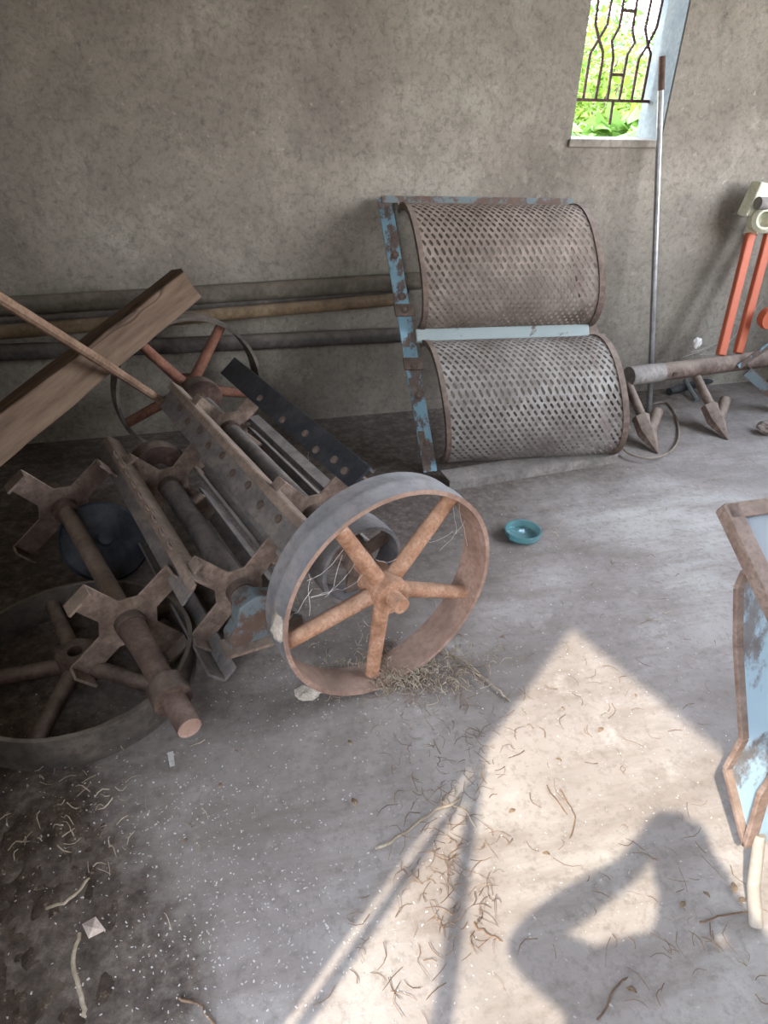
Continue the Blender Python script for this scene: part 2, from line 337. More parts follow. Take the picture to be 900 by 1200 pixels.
# ------------------------------------------------------------------ garden seen through the window
def shrub(name, label, x, y, h, r, nleaf, ls, mat, z0=-.12, base=.25, stems=5, aspect=.5):
    t = thing(name, label, 'plant', (x, y, z0), 'plants outside the window')
    rng = random.Random(int(x*100+y*7)); mb = MB()
    st = MB()
    for i in range(stems):
        a = rng.uniform(0, 2*PI); q = r*rng.uniform(.1, .6)
        st.tube([(x+.05*math.cos(a), y+.05*math.sin(a), z0), (x+q*.5*math.cos(a), y+q*.5*math.sin(a), z0+h*.45), (x+q*math.cos(a), y+q*math.sin(a), z0+h*.85)], [.03, .02, .008], 6)
    st.build('stem', 'bark', t)
    for i in range(nleaf):
        while True:
            p = V((rng.uniform(-1, 1), rng.uniform(-1, 1), rng.uniform(-1, 1)))
            if .25 < p.length < 1: break
        c = V((x+p.x*r, y+p.y*r, z0+h*(base+1)/2+p.z*h*(1-base)/2))
        d = V((rng.gauss(0, 1), rng.gauss(0, 1), rng.gauss(-.2, .5))).normalized(); s_ = d.cross(V((rng.gauss(0, .3), rng.gauss(0, .3), 1))).normalized(); l = ls*rng.uniform(.6, 1.3)
        nn = d.cross(s_)*l*.12
        mb.add([c, c+d*l*.5+s_*l*aspect*.5+nn, c+d*l-nn, c+d*l*.5-s_*l*aspect*.5+nn, c+d*l*.5], [(0, 4, 1), (1, 4, 2), (0, 3, 4), (3, 2, 4)])
    f = mb.build('foliage', mat, t, smooth=False, recalc=False); f['kind'] = 'stuff'
shrub('leafy_shrub', 'tall lime-green shrub with fine leaves behind the left half of the grille', 3.05, 5.6, 2.05, .62, 2600, .10, 'leaf_lime', base=.2)
shrub('leafy_shrub', 'light green bush in front of the red roofed house outside the window', 3.75, 6.4, 1.75, .55, 2200, .10, 'leaf_lime', base=.2)
shrub('broadleaf_plant', 'broad-leaved pale green plant just outside the window sill', 2.75, 4.5, 1.45, .45, 260, .26, 'leaf_broad', base=.35, aspect=.55)
shrub('broadleaf_plant', 'broad-leaved yellow-green plant beside the right jamb outside the window', 3.35, 4.7, 1.42, .38, 260, .22, 'leaf_lime', base=.35, aspect=.4)
shrub('garden_tree', 'darker green tree with thin crown against the sky outside the window', 5.6, 10.5, 2.7, 1.3, 3500, .13, 'leaf_green', base=.3)
hs = thing('red_roofed_house', 'distant house with pale pink wall and red roof seen through the grille', 'house', (8.3, 13.5, -.12))
box('house_wall', 'far_wall', 7.2, 10.4, 13, 16, -.12, 1.45, hs)
MB().prism([(-1.9, 0), (1.9, 0), (0, .55)], (8.8, 14.5, 1.45), (1, 0, 0), (0, 0, 1), 3.6).build('roof', 'roof_red', hs, smooth=False)

# ------------------------------------------------------------------ twin perforated screens in a blue frame
BL, BR = atz(500, 553), atz(721, 541); TL, TR = aty(446, 233, WY-.03), aty(668, 236, WY-.03)
uu = (BR-BL); vv = (TL-BL); TRs = TR-TL
nn_ = uu.cross(vv).normalized()
def fp(u, v, n=0):                    # frame coordinates 0..1 along width and height, n metres out of the frame
    a = BL+uu*u; b = TL+TRs*u; return a+(b-a)*v+nn_*n
conc = thing('threshing_screen', 'frame of two stacked perforated half-drum screens with blue upright leaning on the wall', 'machine part', (BL+BR)/2)
def screen(v0, v1, bulge, u0, u1, mat):
    nc, nr = 27, 33
    A = (v1-v0)/2
    def pt(s, t):                     # s 0..1 along width, t 0..1 along arc
        th = PI*t; e = .86
        sgn = math.copysign(abs(math.cos(th))**e, math.cos(th))
        return fp(u0+(u1-u0)*s, (v0+v1)/2-A*sgn, bulge*math.sin(th)**e if t not in (0, 1) else 0)
    vs, fs = [], []
    an = math.radians(-57); ca, sa = math.cos(an), math.sin(an); hl, hw = .0104, .0060; hole = []
    PX, PY = uu.length*(u1-u0)/nc, vv.length*(v1-v0)*1.42/nr
    for k in range(10):
        q = 2*PI*k/10+.3; x, y = hw*math.cos(q), hw*math.sin(q); x += (hl-hw)*(1 if x > 0 else -1)
        hole.append(((x*ca-y*sa)/PX, (x*sa+y*ca)/PY))
    frame = [(.5*math.cos(2*PI*k/10+.3+an), .5*math.sin(2*PI*k/10+.3+an)) for k in range(10)]
    fr = []
    for x, y in frame:
        mxx = max(abs(x), abs(y)); fr.append((x/mxx*.5, y/mxx*.5))
    corners = [(.5, .5), (-.5, .5), (-.5, -.5), (.5, -.5)]
    for j in range(nr):
        off = .5*(j % 2)
        for i in range(-1, nc+1):
            cs, ct = (i+.5+off)/nc, (j+.5)/nr
            if cs < -.01 or cs > 1.01: continue
            o = len(vs); clampS = lambda s: min(1, max(0, s))
            P = lambda x, y: pt(clampS(cs+x/nc), min(1, max(0, ct+y/nr)))
            for x, y in fr: vs.append(P(x, y))
            for x, y in hole: vs.append(P(x, y*1.0))
            for x, y in corners: vs.append(P(x, y))
            for k in range(10):
                k2 = (k+1) % 10
                fs.append((o+k, o+k2, o+10+k2, o+10+k))
                a, b = fr[k], fr[k2]
                for ci, (cx, cy) in enumerate(corners):       # fill the corner where the outline turns from one side to the next
                    on = lambda p, X, Y: (abs(p[0]-X) < 1e-6, abs(p[1]-Y) < 1e-6)
                    ax_, ay_ = on(a, cx, cy); bx_, by_ = on(b, cx, cy)
                    if (ax_ and by_ and not ay_ and not bx_) or (ay_ and bx_ and not ax_ and not by_): fs.append((o+k, o+20+ci, o+k2))
    mb = MB(); mb.add(vs, fs); sc = mb.build('perforated_screen', mat, conc, smooth=False, recalc=False)
    so = sc.modifiers.new('thickness', 'SOLIDIFY'); so.thickness = .003
    for s0, wd_, lift in ((0, .022, .004), (1, -.03, .006)):   # rims along both curved ends
        rv, rf = [], []; K = 40
        for k in range(K+1):
            t = k/K; base = fp(u0+(u1-u0)*s0, (v0+v1)/2)
            for ds, dl in ((0, lift), (wd_, lift), (wd_, -.006), (0, -.022)):
                p = pt(s0, t); q = pt(min(1, max(0, s0+ds/uu.length)), t); out = (p-base).normalized(); rv.append(q+out*dl)
        for k in range(K):
            for e in range(4): rf.append((k*4+e, k*4+(e+1) % 4, (k+1)*4+(e+1) % 4, (k+1)*4+e))
        rf += [(0, 1, 2, 3), (K*4, K*4+3, K*4+2, K*4+1)]
        MB().add(rv, rf).build('end_rim', 'rust', conc)
    return sc
screen(.03, .475, .225, .075, .985, 'screen_low')
screen(.515, .965, .225, .075, .985, 'screen_top')
mb = MB(); mb.bar(fp(.015, .0, .012), fp(.015, 1.0, .012), uu, .06, .012); mb.bar(fp(.044, 0, -.012), fp(.044, 1, -.012), nn_, .05, .008)
mb.build('upright_bar', 'blue', conc, smooth=False, bevel=.002)
mb = MB(); mb.bar(fp(.0, .99, .02), fp(1.0, .99, .02), vv, .03, .008); mb.bar(fp(.0, 1.0, -.005), fp(1., 1.0, -.005), nn_, .05, .008)
mb.build('top_rail', 'blue_grey', conc, smooth=False)
MB().bar(fp(.07, .963, .03), fp(.97, .963, .03), vv, .03, .006).build('top_strip', 'rust', conc, smooth=False)
mb = MB(); mb.bar(fp(.05, .492, .035), fp(.955, .492, .035), vv, .058, .02)
mb.build('middle_bar', 'pale_bar', conc, smooth=False, bevel=.004)
mb = MB(); p0, p1 = atz(526, 575), atz(722, 542)
mb.bar(V((p0.x, p0.y, .02)), V((p1.x, p1.y, .02)), (0, 0, 1), .04, .006); mb.bar(V((p0.x, p0.y, .038))-nn_*-.0+V((0, .05, 0)), V((p1.x, p1.y, .038))+V((0, .05, 0)), (0, 1, 0), .1, .006)
mb.build('bottom_angle', 'angle', conc, smooth=False)
mb = MB(); mb.bar(fp(.985, .02, -.01), fp(.985, .98, -.01), uu, .035, .008); mb.build('right_bar', 'rust', conc, smooth=False)
MB().prism([(-.03, -.06), (.03, -.06), (.045, 0), (.03, .06), (-.03, .06)], fp(.965, .495, .02), uu.normalized(), vv.normalized(), .01).build('gusset_plate', 'rust', conc, smooth=False)
MB().tube([fp(.99, .475, .0), fp(1.055, .47, .0)], .02, 12).build('side_lug', 'rust', conc)
for v in (.62, .425):
    MB().box(fp(.018, v-.03, .026), uu.normalized()*.042, vv.normalized()*.026, nn_*.006).build('clamp_plate', 'rust', conc, smooth=False, bevel=.003)
for v in (.80, .65, .60, .395, .29, .115):
    MB().lathe(fp(.018, v-.01, .018 if v not in (.6, .395) else .03), nn_, [(.017, 0), (.017, .01), (.008, .016), (.0, .016)], 6, False).build('bolt', 'rust', conc, smooth=False)
for v, du in ((.315, -.02), (.12, -.022)):
    MB().box(fp(.0, v, .014), uu.normalized()*.014, vv.normalized()*.035, nn_*.007).build('lug_plate', 'rust', conc, smooth=False)

# ------------------------------------------------------------------ threshing rotors and their five-spoke wheels
def spoke_wheel(root, c, ax, r, width, a0, rim_out, spoke, e1, e2, side=1, rs=.021, rim_in=None):
    rim = MB().lathe(c, ax, [(r, -width/2), (r, -width*.1), (r+.003, 0), (r, width*.1), (r, width/2), (r-.012, width/2), (r-.014, 0), (r-.012, -width/2)], 72).build('rim', rim_out, root)
    if rim_in:
        rim.data.materials.append(M[rim_in])
        for p in rim.data.polygons:
            q = p.center+rim.location+root.location-c; q -= ax*q.dot(ax)
            if abs(p.normal.dot(ax)) > .6 or p.normal.dot(q) < 0: p.material_index = 1
    for k in range(5):
        a = a0+2*PI*k/5; d = e1*math.cos(a)+e2*math.sin(a)
        MB().tube([c+d*.03, c+d*.05, c+d*(r-.02), c+d*(r-.011)], [rs*1.12, rs*1.08, rs*.92, rs*1.0], 14).build('spoke', spoke, root)
    return rim
CR = lambda w, L, k: [(-w, L), (-w*1.0, w*k), (-w*k, w), (-L, w), (-L, -w), (-w*k, -w), (-w, -w*k), (-w, -L), (w, -L), (w, -w*k), (w*k, -w), (L, -w), (L, w), (w*k, w), (w, w*k), (w, L)]
def spider(root, c, ax, e1, e2, L, rot, mat='spider', w=.032, lip=.045, boss=.04):
    ca, sa = math.cos(rot), math.sin(rot); x = e1*ca+e2*sa; y = e2*ca-e1*sa
    s_ = MB().prism(CR(w, L, 2.0), c, x, y, .008).build('spider_plate', mat, root, smooth=False, bevel=.002)
    for d, t in ((x, y), (-x, y), (y, x), (-y, x)):
        MB().box(c+d*L+ax*lip/2, t*w, ax*lip/2, d*.004).build('flange', mat, s_, smooth=False)
    MB().lathe(c, ax, [(boss, -.035), (boss, .035), (.02, .035), (.02, -.035)], 20).build('boss', 'rust_dark', s_)
    return s_
Z = V((0, 0, 1)); EYV = V((0, 1, 0))
R1 = .305
A1 = atz(450, 689, R1); B1 = atz(222, 455, R1); d1 = (A1-B1).normalized(); e1 = V((-d1.y, d1.x, 0)).normalized(); L1 = (A1-B1).length
ro1 = thing('threshing_rotor', 'threshing rotor with a rust-orange five-spoke wheel at each end of its shaft', 'machine part', ((A1+B1)/2).to_2d().to_3d())
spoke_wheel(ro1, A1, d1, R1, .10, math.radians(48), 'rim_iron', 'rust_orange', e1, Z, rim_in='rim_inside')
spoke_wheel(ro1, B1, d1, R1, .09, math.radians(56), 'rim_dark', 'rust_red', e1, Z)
MB().tube([B1-d1*.06, B1+d1*.2], .022, 14).build('shaft_end', 'rust_dark', ro1)
MB().tube([B1+d1*.2, B1+d1*1.2], .032, 16).build('shaft_tube', 'bar', ro1)
MB().tube([B1+d1*1.2, A1+d1*.085], .022, 16).build('shaft_end', 'rust_orange', ro1)
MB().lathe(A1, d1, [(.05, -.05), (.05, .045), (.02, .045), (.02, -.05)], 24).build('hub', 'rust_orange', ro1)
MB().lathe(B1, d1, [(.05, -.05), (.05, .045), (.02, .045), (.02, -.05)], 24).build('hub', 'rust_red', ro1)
C1 = B1+d1*(L1-.15)
pul = MB().lathe(C1, d1, [(.122, -.045), (.125, 0), (.122, .045), (.112, .045), (.112, -.045)], 40).build('small_pulley', 'rim_iron', ro1)
for k in range(3):
    a = .4+2*PI*k/3; d = e1*math.cos(a)+Z*math.sin(a); MB().bar(C1+d*.03, C1+d*.108, d.cross(d1), .035, .012).build('pulley_spoke', 'rust', pul, smooth=False)
MB().lathe(C1, d1, [(.04, -.03), (.04, .03), (.02, .03), (.02, -.03)], 20).build('pulley_hub', 'rust', pul)
MB().lathe(B1+d1*.13, d1, [(.022, -.03), (.085, -.03), (.09, 0), (.085, .03), (.022, .03)], 32).build('end_pulley', 'rust_dark', ro1)
for s_, mt in ((.46, 'spider'), (1.14, 'spider')): spider(ro1, B1+d1*s_, d1, e1, Z, .185, math.radians(42), mt)
def off(root_c, ra, an): return e1*(ra*math.cos(an))+Z*(ra*math.sin(an))
def rbar(root, B, d, s0, s1, e, ra, an, mat, w=.075, flange=True, wf=.06, name='threshing_bar'):
    rad = e*math.cos(an)+Z*math.sin(an); tan = e*-math.sin(an)+Z*math.cos(an)
    mb = MB(); mb.bar(B+d*s0+rad*ra, B+d*s1+rad*ra, tan, w, .008)
    if flange: mb.bar(B+d*s0+rad*(ra-wf/2)+tan*w/2*flange, B+d*s1+rad*(ra-wf/2)+tan*w/2*flange, rad, wf, .008)
    return mb.build(name, mat, root, smooth=False, bevel=.002), rad, tan
an_ = math.radians(40); rad = e1*math.cos(an_)+Z*math.sin(an_); tan = e1*-math.sin(an_)+Z*math.cos(an_)
b_ = MB().bar(B1+d1*.2+rad*.175+tan*.042, B1+d1*1.24+rad*.175+tan*.042, rad, .085, .008).build('threshing_bar', 'bar_black', ro1, smooth=False, bevel=.002)
MB().bar(B1+d1*.3+rad*.215+tan*.01, B1+d1*1.2+rad*.215+tan*.01, tan, .05, .008).build('bar_flange', 'bar', b_, smooth=False)
for s_ in (.55, .75, .9, 1.0, 1.1, 1.17):
    MB().lathe(B1+d1*s_+rad*(.165+random.uniform(-.015, .015))+tan*.046, tan, [(.013, 0), (.012, .006), (0, .006)], 12, False).build('bolt', 'rust', b_)
def ridge_bar(root, B, d, s0, s1, e, ra, an, w, mat, rmat, name):      # wide plate with a raised strip along its upper edge
    rad = e*math.cos(an)+Z*math.sin(an); tan = e*-math.sin(an)+Z*math.cos(an)
    p = MB().bar(B+d*s0+rad*(ra-.012)+tan*w/2, B+d*s1+rad*(ra-.012)+tan*w/2, tan, w, .008).build(name, mat, root, smooth=False, bevel=.002)
    m_ = MB(); m_.bar(B+d*s0+rad*(ra+.004)-tan*.004, B+d*(s1+.02)+rad*(ra+.004)-tan*.004, tan, .026, .007); m_.bar(B+d*s0+rad*(ra-.02)-tan*.016, B+d*s1+rad*(ra-.02)-tan*.016, rad, .045, .006)
    m_.build('ridge_strip', rmat, p, smooth=False, bevel=.002)
    return p, rad, tan
b_, rad, tan = ridge_bar(ro1, B1, d1, .27, 1.36, e1, .195, math.radians(138), .085, 'bar', 'spider', 'threshing_bar')
for k in range(9):
    MB().lathe(B1+d1*(.42+k*.105)+rad*.187+tan*(.03+.012*(k % 2)), rad, [(.013, 0), (.012, .005), (0, .005)], 12, False).build('rivet', 'rust_dark', b_)
rbar(ro1, B1, d1, .3, 1.22, e1, .19, math.radians(-42), 'bar', .05, 1, .04)
rbar(ro1, B1, d1, .3, 1.22, e1, .19, math.radians(222), 'bar', .05, 1, .04)
MB().bar(B1+d1*.45+e1*.10+Z*.02, B1+d1*1.15+e1*.10+Z*.02, e1, .04, .02).build('tie_bar', 'bar', ro1, smooth=False)
cp = A1+d1*.028+(-e1*math.cos(.06)+Z*math.sin(.06))*(R1+.002); mb = MB(); vs = []; fs = []
for i in range(7):
    for j in range(11):
        x, y = (i-3)/3, (j-5)/5; q = max(0, 1-x*x-y*y*.9+.5*noise.noise(V((x*2, y*3, 4)))); an_ = y*.13
        rr = -e1*math.cos(.06+an_)+Z*math.sin(.06+an_)
        vs.append(A1+d1*(.022+x*.026)+rr*(R1+.001+.012*min(1, q*1.6)*(1+.6*noise.noise(V((x*5, y*7, 2))))-(.004 if q <= 0 else 0)))
for i in range(6):
    for j in range(10): fs.append((i*11+j, i*11+j+1, i*11+j+12, i*11+j+11))
mb.add(vs, fs).build('mortar_crust', 'mortar', ro1, recalc=False)
# second rotor lying beside it
Zc = .20
A2, B2 = atz(283, 695, Zc), atz(196, 566, Zc); d2 = (A2-B2).normalized(); L2 = (A2-B2).length; e2_ = V((-d2.y, d2.x, 0)).normalized()
ro2 = thing('threshing_rotor', 'dusty threshing rotor with pegged angle bars between two spider plates', 'machine part', ((A2+B2)/2).to_2d().to_3d())
MB().tube([B2-d2*.12, A2+d2*.08], .036, 16).build('shaft_tube', 'bar', ro2)
spider(ro2, B2+d2*.02, d2, e2_, Z, .18, math.radians(45)); spider(ro2, A2-d2*.02, d2, e2_, Z, .18, math.radians(45))
b_, rad, tan = ridge_bar(ro2, B2, d2, -.18, L2+.06, e2_, .19, math.radians(140), .06, 'bar', 'spider', 'peg_bar')
for k in range(9):
    p = B2+d2*(.0+k*.075)+rad*.196-tan*.01; MB().tube([p, p+rad*.018-tan*.006, p+rad*.026-tan*.018], [.006, .005, .003], 6).build('peg', 'rust', b_)
rbar(ro2, B2, d2, .02, L2+.05, e2_, .19, math.radians(45), 'bar', .04, -1, .05)
rbar(ro2, B2, d2, -.05, L2+.14, e2_, .19, math.radians(225), 'bar', .06, 1, .05)
rbar(ro2, B2, d2, -.05, L2+.05, e2_, .19, math.radians(-45), 'bar', .06, 1, .05)
MB().lathe(B2-d2*.12, d2, [(.02, -.03), (.10, -.03), (.105, 0), (.1, .03), (.02, .03)], 32).build('end_disc', 'rust_dark', ro2)
h_ = A2+d2*.10
bh = MB(); bh.prism([(-.085, -.07), (.085, -.07), (.085, -.035), (.06, .0), (.05, .055), (0, .075), (-.05, .055), (-.06, 0), (-.085, -.035)], h_, e2_, Z, .05).build('bearing_housing', 'blue_grey', ro2, smooth=False, bevel=.004)
MB().bar(h_-Z*.075-e2_*.1+d2*.01, h_-Z*.075+e2_*.13+d2*.03, d2, .07, .01).build('bearing_foot', 'spider', ro2, smooth=False)
# third rotor, without bars
A3, B3 = atz(222, 853, .155), atz(72, 590, .21); M3 = atz(148, 724, .19)
d3 = (A3-B3).normalized(); e3 = V((-d3.y, d3.x, 0)).normalized(); u3 = e3.cross(d3).normalized()
if u3.z < 0: u3 = -u3
ro3 = thing('bare_rotor_shaft', 'bare rusty rotor shaft with two cross-shaped spider plates lying over the flat wheel', 'machine part', ((A3+B3)/2).to_2d().to_3d())
sM = (M3-B3).dot(d3)
MB().tube([B3-d3*.1, B3+d3*(sM+.02)], .026, 14).build('shaft_tube', 'rust', ro3)
MB().tube([B3+d3*(sM), B3+d3*(sM+.12), A3-d3*.0], [.04, .032, .029], 16).build('shaft_end', 'rust_brown', ro3)
MB().tube([A3, A3+d3*.002], .0275, 16).build('cut_face', 'rim_inside', ro3)
MB().lathe(A3-d3*.12, d3, [(.03, -.03), (.047, -.028), (.047, .028), (.03, .03)], 20).build('collar', 'rust_dark', ro3)
spider(ro3, B3+d3*.03, d3, e3, u3, .19, math.radians(38), 'rust', .036); spider(ro3, B3+d3*sM, d3, e3, u3, .18, math.radians(38), 'spider', .036)

# wheel lying flat on the floor
WC = atz(92, 778, .05)
fw_ = thing('five_spoke_wheel', 'dark five-spoke iron wheel lying flat under the bare rotor shaft', 'wheel', (WC.x, WC.y, 0))
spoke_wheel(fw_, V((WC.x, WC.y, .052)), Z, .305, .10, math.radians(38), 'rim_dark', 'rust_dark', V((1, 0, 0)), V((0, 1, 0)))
MB().lathe((WC.x, WC.y, .052), Z, [(.05, -.045), (.05, .045), (.02, .045), (.02, -.045)], 24).build('hub', 'rust_dark', fw_)
# dark disc leaning behind
dc = atz(122, 634, .12); dn = V((.35, -.55, .75)).normalized()
dk = thing('iron_disc', 'round dark iron disc propped up behind the bare rotor shaft', 'disc', (dc.x, dc.y, 0))
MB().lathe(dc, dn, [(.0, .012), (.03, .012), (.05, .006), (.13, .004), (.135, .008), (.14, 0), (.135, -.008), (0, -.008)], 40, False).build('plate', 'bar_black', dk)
MB().lathe(dc+dn*.01, dn, [(.0, .02), (.022, .02), (.026, 0), (.0, 0)], 20, False).build('hub_cap', 'bar_black', dk)

# ------------------------------------------------------------------ beam, rod, poles along the wall
bt, bb = aty(214, 336, 2.78), aty(0, 508, 2.12)
bd = (bt-bb).normalized(); bb2 = bb-bd*(.30)
by = bd.cross(V((.85, -.35, .35))).normalized(); bz = by.cross(bd)
if bz.y > 0: bz = -bz
wn = NT('beam_wood'); mp = wn.t.nodes.new('ShaderNodeMapping'); mp.inputs['Rotation'].default_value = Matrix((bd, bz.cross(bd), bz)).to_euler(); wn.link(wn.co, mp.inputs[0])
mp2 = wn.t.nodes.new('ShaderNodeMapping'); mp2.inputs['Scale'].default_value = (.12, 1, 1); wn.link(mp.outputs[0], mp2.inputs[0]); gv = mp2.outputs[0]
kk = wn.ramp(wn.noise(26, 8, .65, gv), [(.3, S(74, 58, 46)), (.5, S(94, 76, 61)), (.7, S(112, 93, 76))])
kk = wn.mix(wn.ramp(wn.noise(9, 4, .6, gv), [(.34, (.5, .5, .5)), (.46, (0, 0, 0))]), kk, S(66, 51, 40))
crack = wn.ramp(wn.noise(7, 3, .5, gv, dist=.6), [(.485, (0, 0, 0)), (.5, (1, 1, 1)), (.515, (0, 0, 0))]); kk = wn.mix(wn.math('MULTIPLY', crack, .7), kk, S(36, 27, 21))
wn.bump(wn.noise(40, 6, .7, gv), .5, .005); M['wood_beam'] = wn.out(kk, .9, 0, .15)
mb = MB(); K = 14; vs, fs = [], []
rng = random.Random(3)
for i in range(K+1):
    t = i/K; p = bb2+(bt-bb2)*t
    for k, (a, b) in enumerate(((-1, -1), (.2, -1.02), (1, -1), (1.02, 0), (1, 1), (0, 1.0), (-1, 1), (-1.0, .1))):
        q = p+by*a*.058+bz*b*.06
        if i == K: q += bd*(.05*(1 if (k in (0, 1, 7, 2)) else -.02)+rng.uniform(-.015, .015))
        vs.append(q+V((rng.gauss(0, .0015), rng.gauss(0, .0015), rng.gauss(0, .0015))))
for i in range(K):
    for k in range(8): fs.append((i*8+k, i*8+(k+1) % 8, (i+1)*8+(k+1) % 8, (i+1)*8+k))
fs += [tuple(range(8)), tuple(range(K*8, K*8+8))]
tag(mb.add(vs, fs).build('wooden_beam', 'wood_beam', smooth=False, bevel=.006), 'thick square wooden beam leaning on the wall over the wheel rim', 'beam')
re_, rs_ = aty(196, 474, 2.52), aty(0, 350, 2.05)
rdir = (rs_-re_).normalized(); far_ = rs_+rdir*.42
tag(MB().tube([re_, re_+(rs_-re_)*.5+V((0, 0, .004)), rs_, far_], [.015, .0165, .017, .017], 10).build('round_stick', 'rod_wood'), 'long round brown stick propped on the rotor and crossing the beam', 'stick')
def pole(pa, pb, ya, yb, r, mat, name, label, ext=.4):
    a, b = aty(*pa, ya), aty(*pb, yb); a2 = a+(a-b).normalized()*ext
    mid = (a2+b)/2+V((0, 0, -.006))
    return tag(MB().tube([a2, (a2+mid)/2-V((0, 0, .002)), mid, (mid+b)/2, b], r, 14).build(name, mat), label, 'pole', 'poles lying along the wall')
pole((0, 358), (492, 329), WY-.045, WY-.045, .038, 'pole_olive', 'long_pole', 'thick olive-grey pole, topmost of those lying along the wall')
pole((0, 388), (470, 350), WY-.12, WY-.05, .028, 'pole_ochre', 'long_pole', 'ochre-brown pole lying slantwise below the topmost pole')
pole((0, 412), (478, 392), WY-.05, WY-.045, .034, 'pole_dark', 'long_pole', 'dark grey pole, lowest of those lying along the wall')
pole((0, 376), (478, 338), WY-.05, WY-.03, .022, 'pole_dark', 'long_pole', 'thin dark pole tucked behind the ochre-brown pole')
# steel pole by the window
pb_, pt_ = atz(761, 482), aty(776, 66, WY-.012)
po = thing('steel_pole', 'long thin steel pole leaning on the wall beside the window', 'pole', pb_)
MB().tube([pb_, pb_+(pt_-pb_)*.92], .0135, 12).build('shaft', 'steel', po); MB().tube([pb_+(pt_-pb_)*.92, pt_], .0142, 12).build('tip', 'steel_brown', po)

# ------------------------------------------------------------------ seed drill bar with two tines
q0, q1 = atz(737, 441, .25), atz(868, 424, .25)
bx_ = (q1-q0).normalized(); q2 = q1+bx_*.22
sdr = thing('seed_drill_frame', 'rusty tool bar with two planting tines and blue braces standing by the wall', 'farm implement', V(((q0.x+q1.x)/2, q0.y, 0)))
MB().tube([q0, q0+bx_*.19], .046, 20).build('bar_sleeve', 'angle', sdr); MB().tube([q0+bx_*.19, q2], .043, 20).build('tool_bar', 'rust', sdr)
MB().lathe(q0+bx_*.24-V((0, .043, 0)), (0, -1, 0), [(.012, 0), (.012, .006), (0, .006)], 8, False).build('bolt', 'rust_dark', sdr)
def tine(top_px, mid_px, tip_px, spout_px):
    tip = atz(*tip_px, .004); top = q0+bx_*((atz(*top_px, .23)-q0).dot(bx_))-V((0, .0, .03))
    ax = (tip-top).normalized(); L = (tip-top).length; sd_ = bx_; nr_ = ax.cross(sd_).normalized()
    if nr_.y > 0: nr_ = -nr_
    MB().tube([top, top+ax*L*.55], .021, 12).build('shank', 'rust', sdr)
    bo = top+ax*L*.48
    s_ = MB(); k = L*.52
    vs = []
    for f, w, t in ((0, .040, .026), (.42, .042, .03), (.6, .03, .026), (1.0, .004, .004)):
        p = bo+ax*k*f; vs += [p-sd_*w+nr_*t*.3, p+nr_*t, p+sd_*w+nr_*t*.3, p+sd_*w-nr_*t, p-sd_*w-nr_*t]
    fs = [tuple(range(5))[::-1], tuple(range(15, 20))]
    for i in range(3):
        for j in range(5): fs.append((i*5+j, i*5+(j+1) % 5, i*5+5+(j+1) % 5, i*5+5+j))
    s_.add(vs, fs).build('boot', 'rust', sdr, smooth=False, bevel=.002)
    sp = bo+ax*k*.42+sd_*.01; out = (sd_*.62+nr_*.15-ax*.75).normalized()
    t_ = MB(); t_.lathe(sp, out, [(.024, .0), (.026, .12), (.020, .12), (.018, .02)], 16).build('spout', 'rust', sdr)
tine((747, 452), (760, 490), (771, 531), None); tine((833, 444), (845, 480), (853, 515), None)
b0, b1 = q1-bx_*.06+V((0, -.052, .0)), aty(905, 402, 2.66)
MB().bar(b0, b1+(b1-b0)*.5, Z, .026, .01).build('brace', 'blue', sdr, smooth=False)
b0 = q1-bx_*.0+V((0, -.06, -.03)); b1 = atz(905, 463, .10); b1e = b0+(b1-b0)*((b0.z-.03)/(b0.z-b1.z))
MB().bar(b0, b1e, Z, .045, .01).build('brace', 'blue_grey', sdr, smooth=False)
MB().bar(b0+V((0, .03, .03)), b1e+V((0, .03, .03)), EYV, .05, .008).build('brace_flange', 'rust', sdr, smooth=False)
# orange tubes with cream casting
ot = thing('tool_handle_stand', 'pair of orange painted tubes with a cream casting on top leaning at the wall', 'farm implement', (2.78, WY-.12, 0))
TB = []
for xb, (xt, yt) in ((857, (880, 272)), (879, (902, 272))):
    b = q0+bx_*((aty(xb, 418, q0.y)-q0).dot(bx_)); b = V((b.x, b.y+.01, .25+.044)); tpt = aty(xt, yt, WY-.10); TB.append((b, tpt))
    MB().bar(b, tpt, (1, 0, 0), .045, .03).build('orange_tube', 'orange', ot, smooth=False, bevel=.006)
    MB().tube([tpt-(tpt-b).normalized()*.01, tpt+(tpt-b).normalized()*.075], [.034, .028], 14).build('socket', 'cream', ot)
hc = TB[0][1]+V((.02, -.01, .105))
MB().box(hc+V((-.02, .01, .035)), (.07, 0, -.012), (0, .035, 0), (.018, 0, .075)).build('casting_block', 'cream', ot, smooth=False, bevel=.01)
MB().lathe(aty(893, 257, WY-.15), (-.35, -1, .15), [(.06, -.03), (.06, .03), (.045, .045), (.035, .045), (.03, .0), (0, 0)], 28, False).build('casting_boss', 'cream', ot)
MB().tube([aty(888, 238, WY-.17), aty(925, 240, WY-.17)], .028, 14).build('clamp_barrel', 'angle', ot)
MB().tube([hc+V((.02, 0, -.085)), hc+V((.07, 0, -.085))], .026, 12).build('casting_foot', 'cream', ot)
MB().lathe(TB[1][0]+V((.10, -.02, .18)), (0, -1, 0), [(.05, -.02), (.055, 0), (.05, .02), (0, .02)], 20, False).build('end_cap', 'orange', ot)
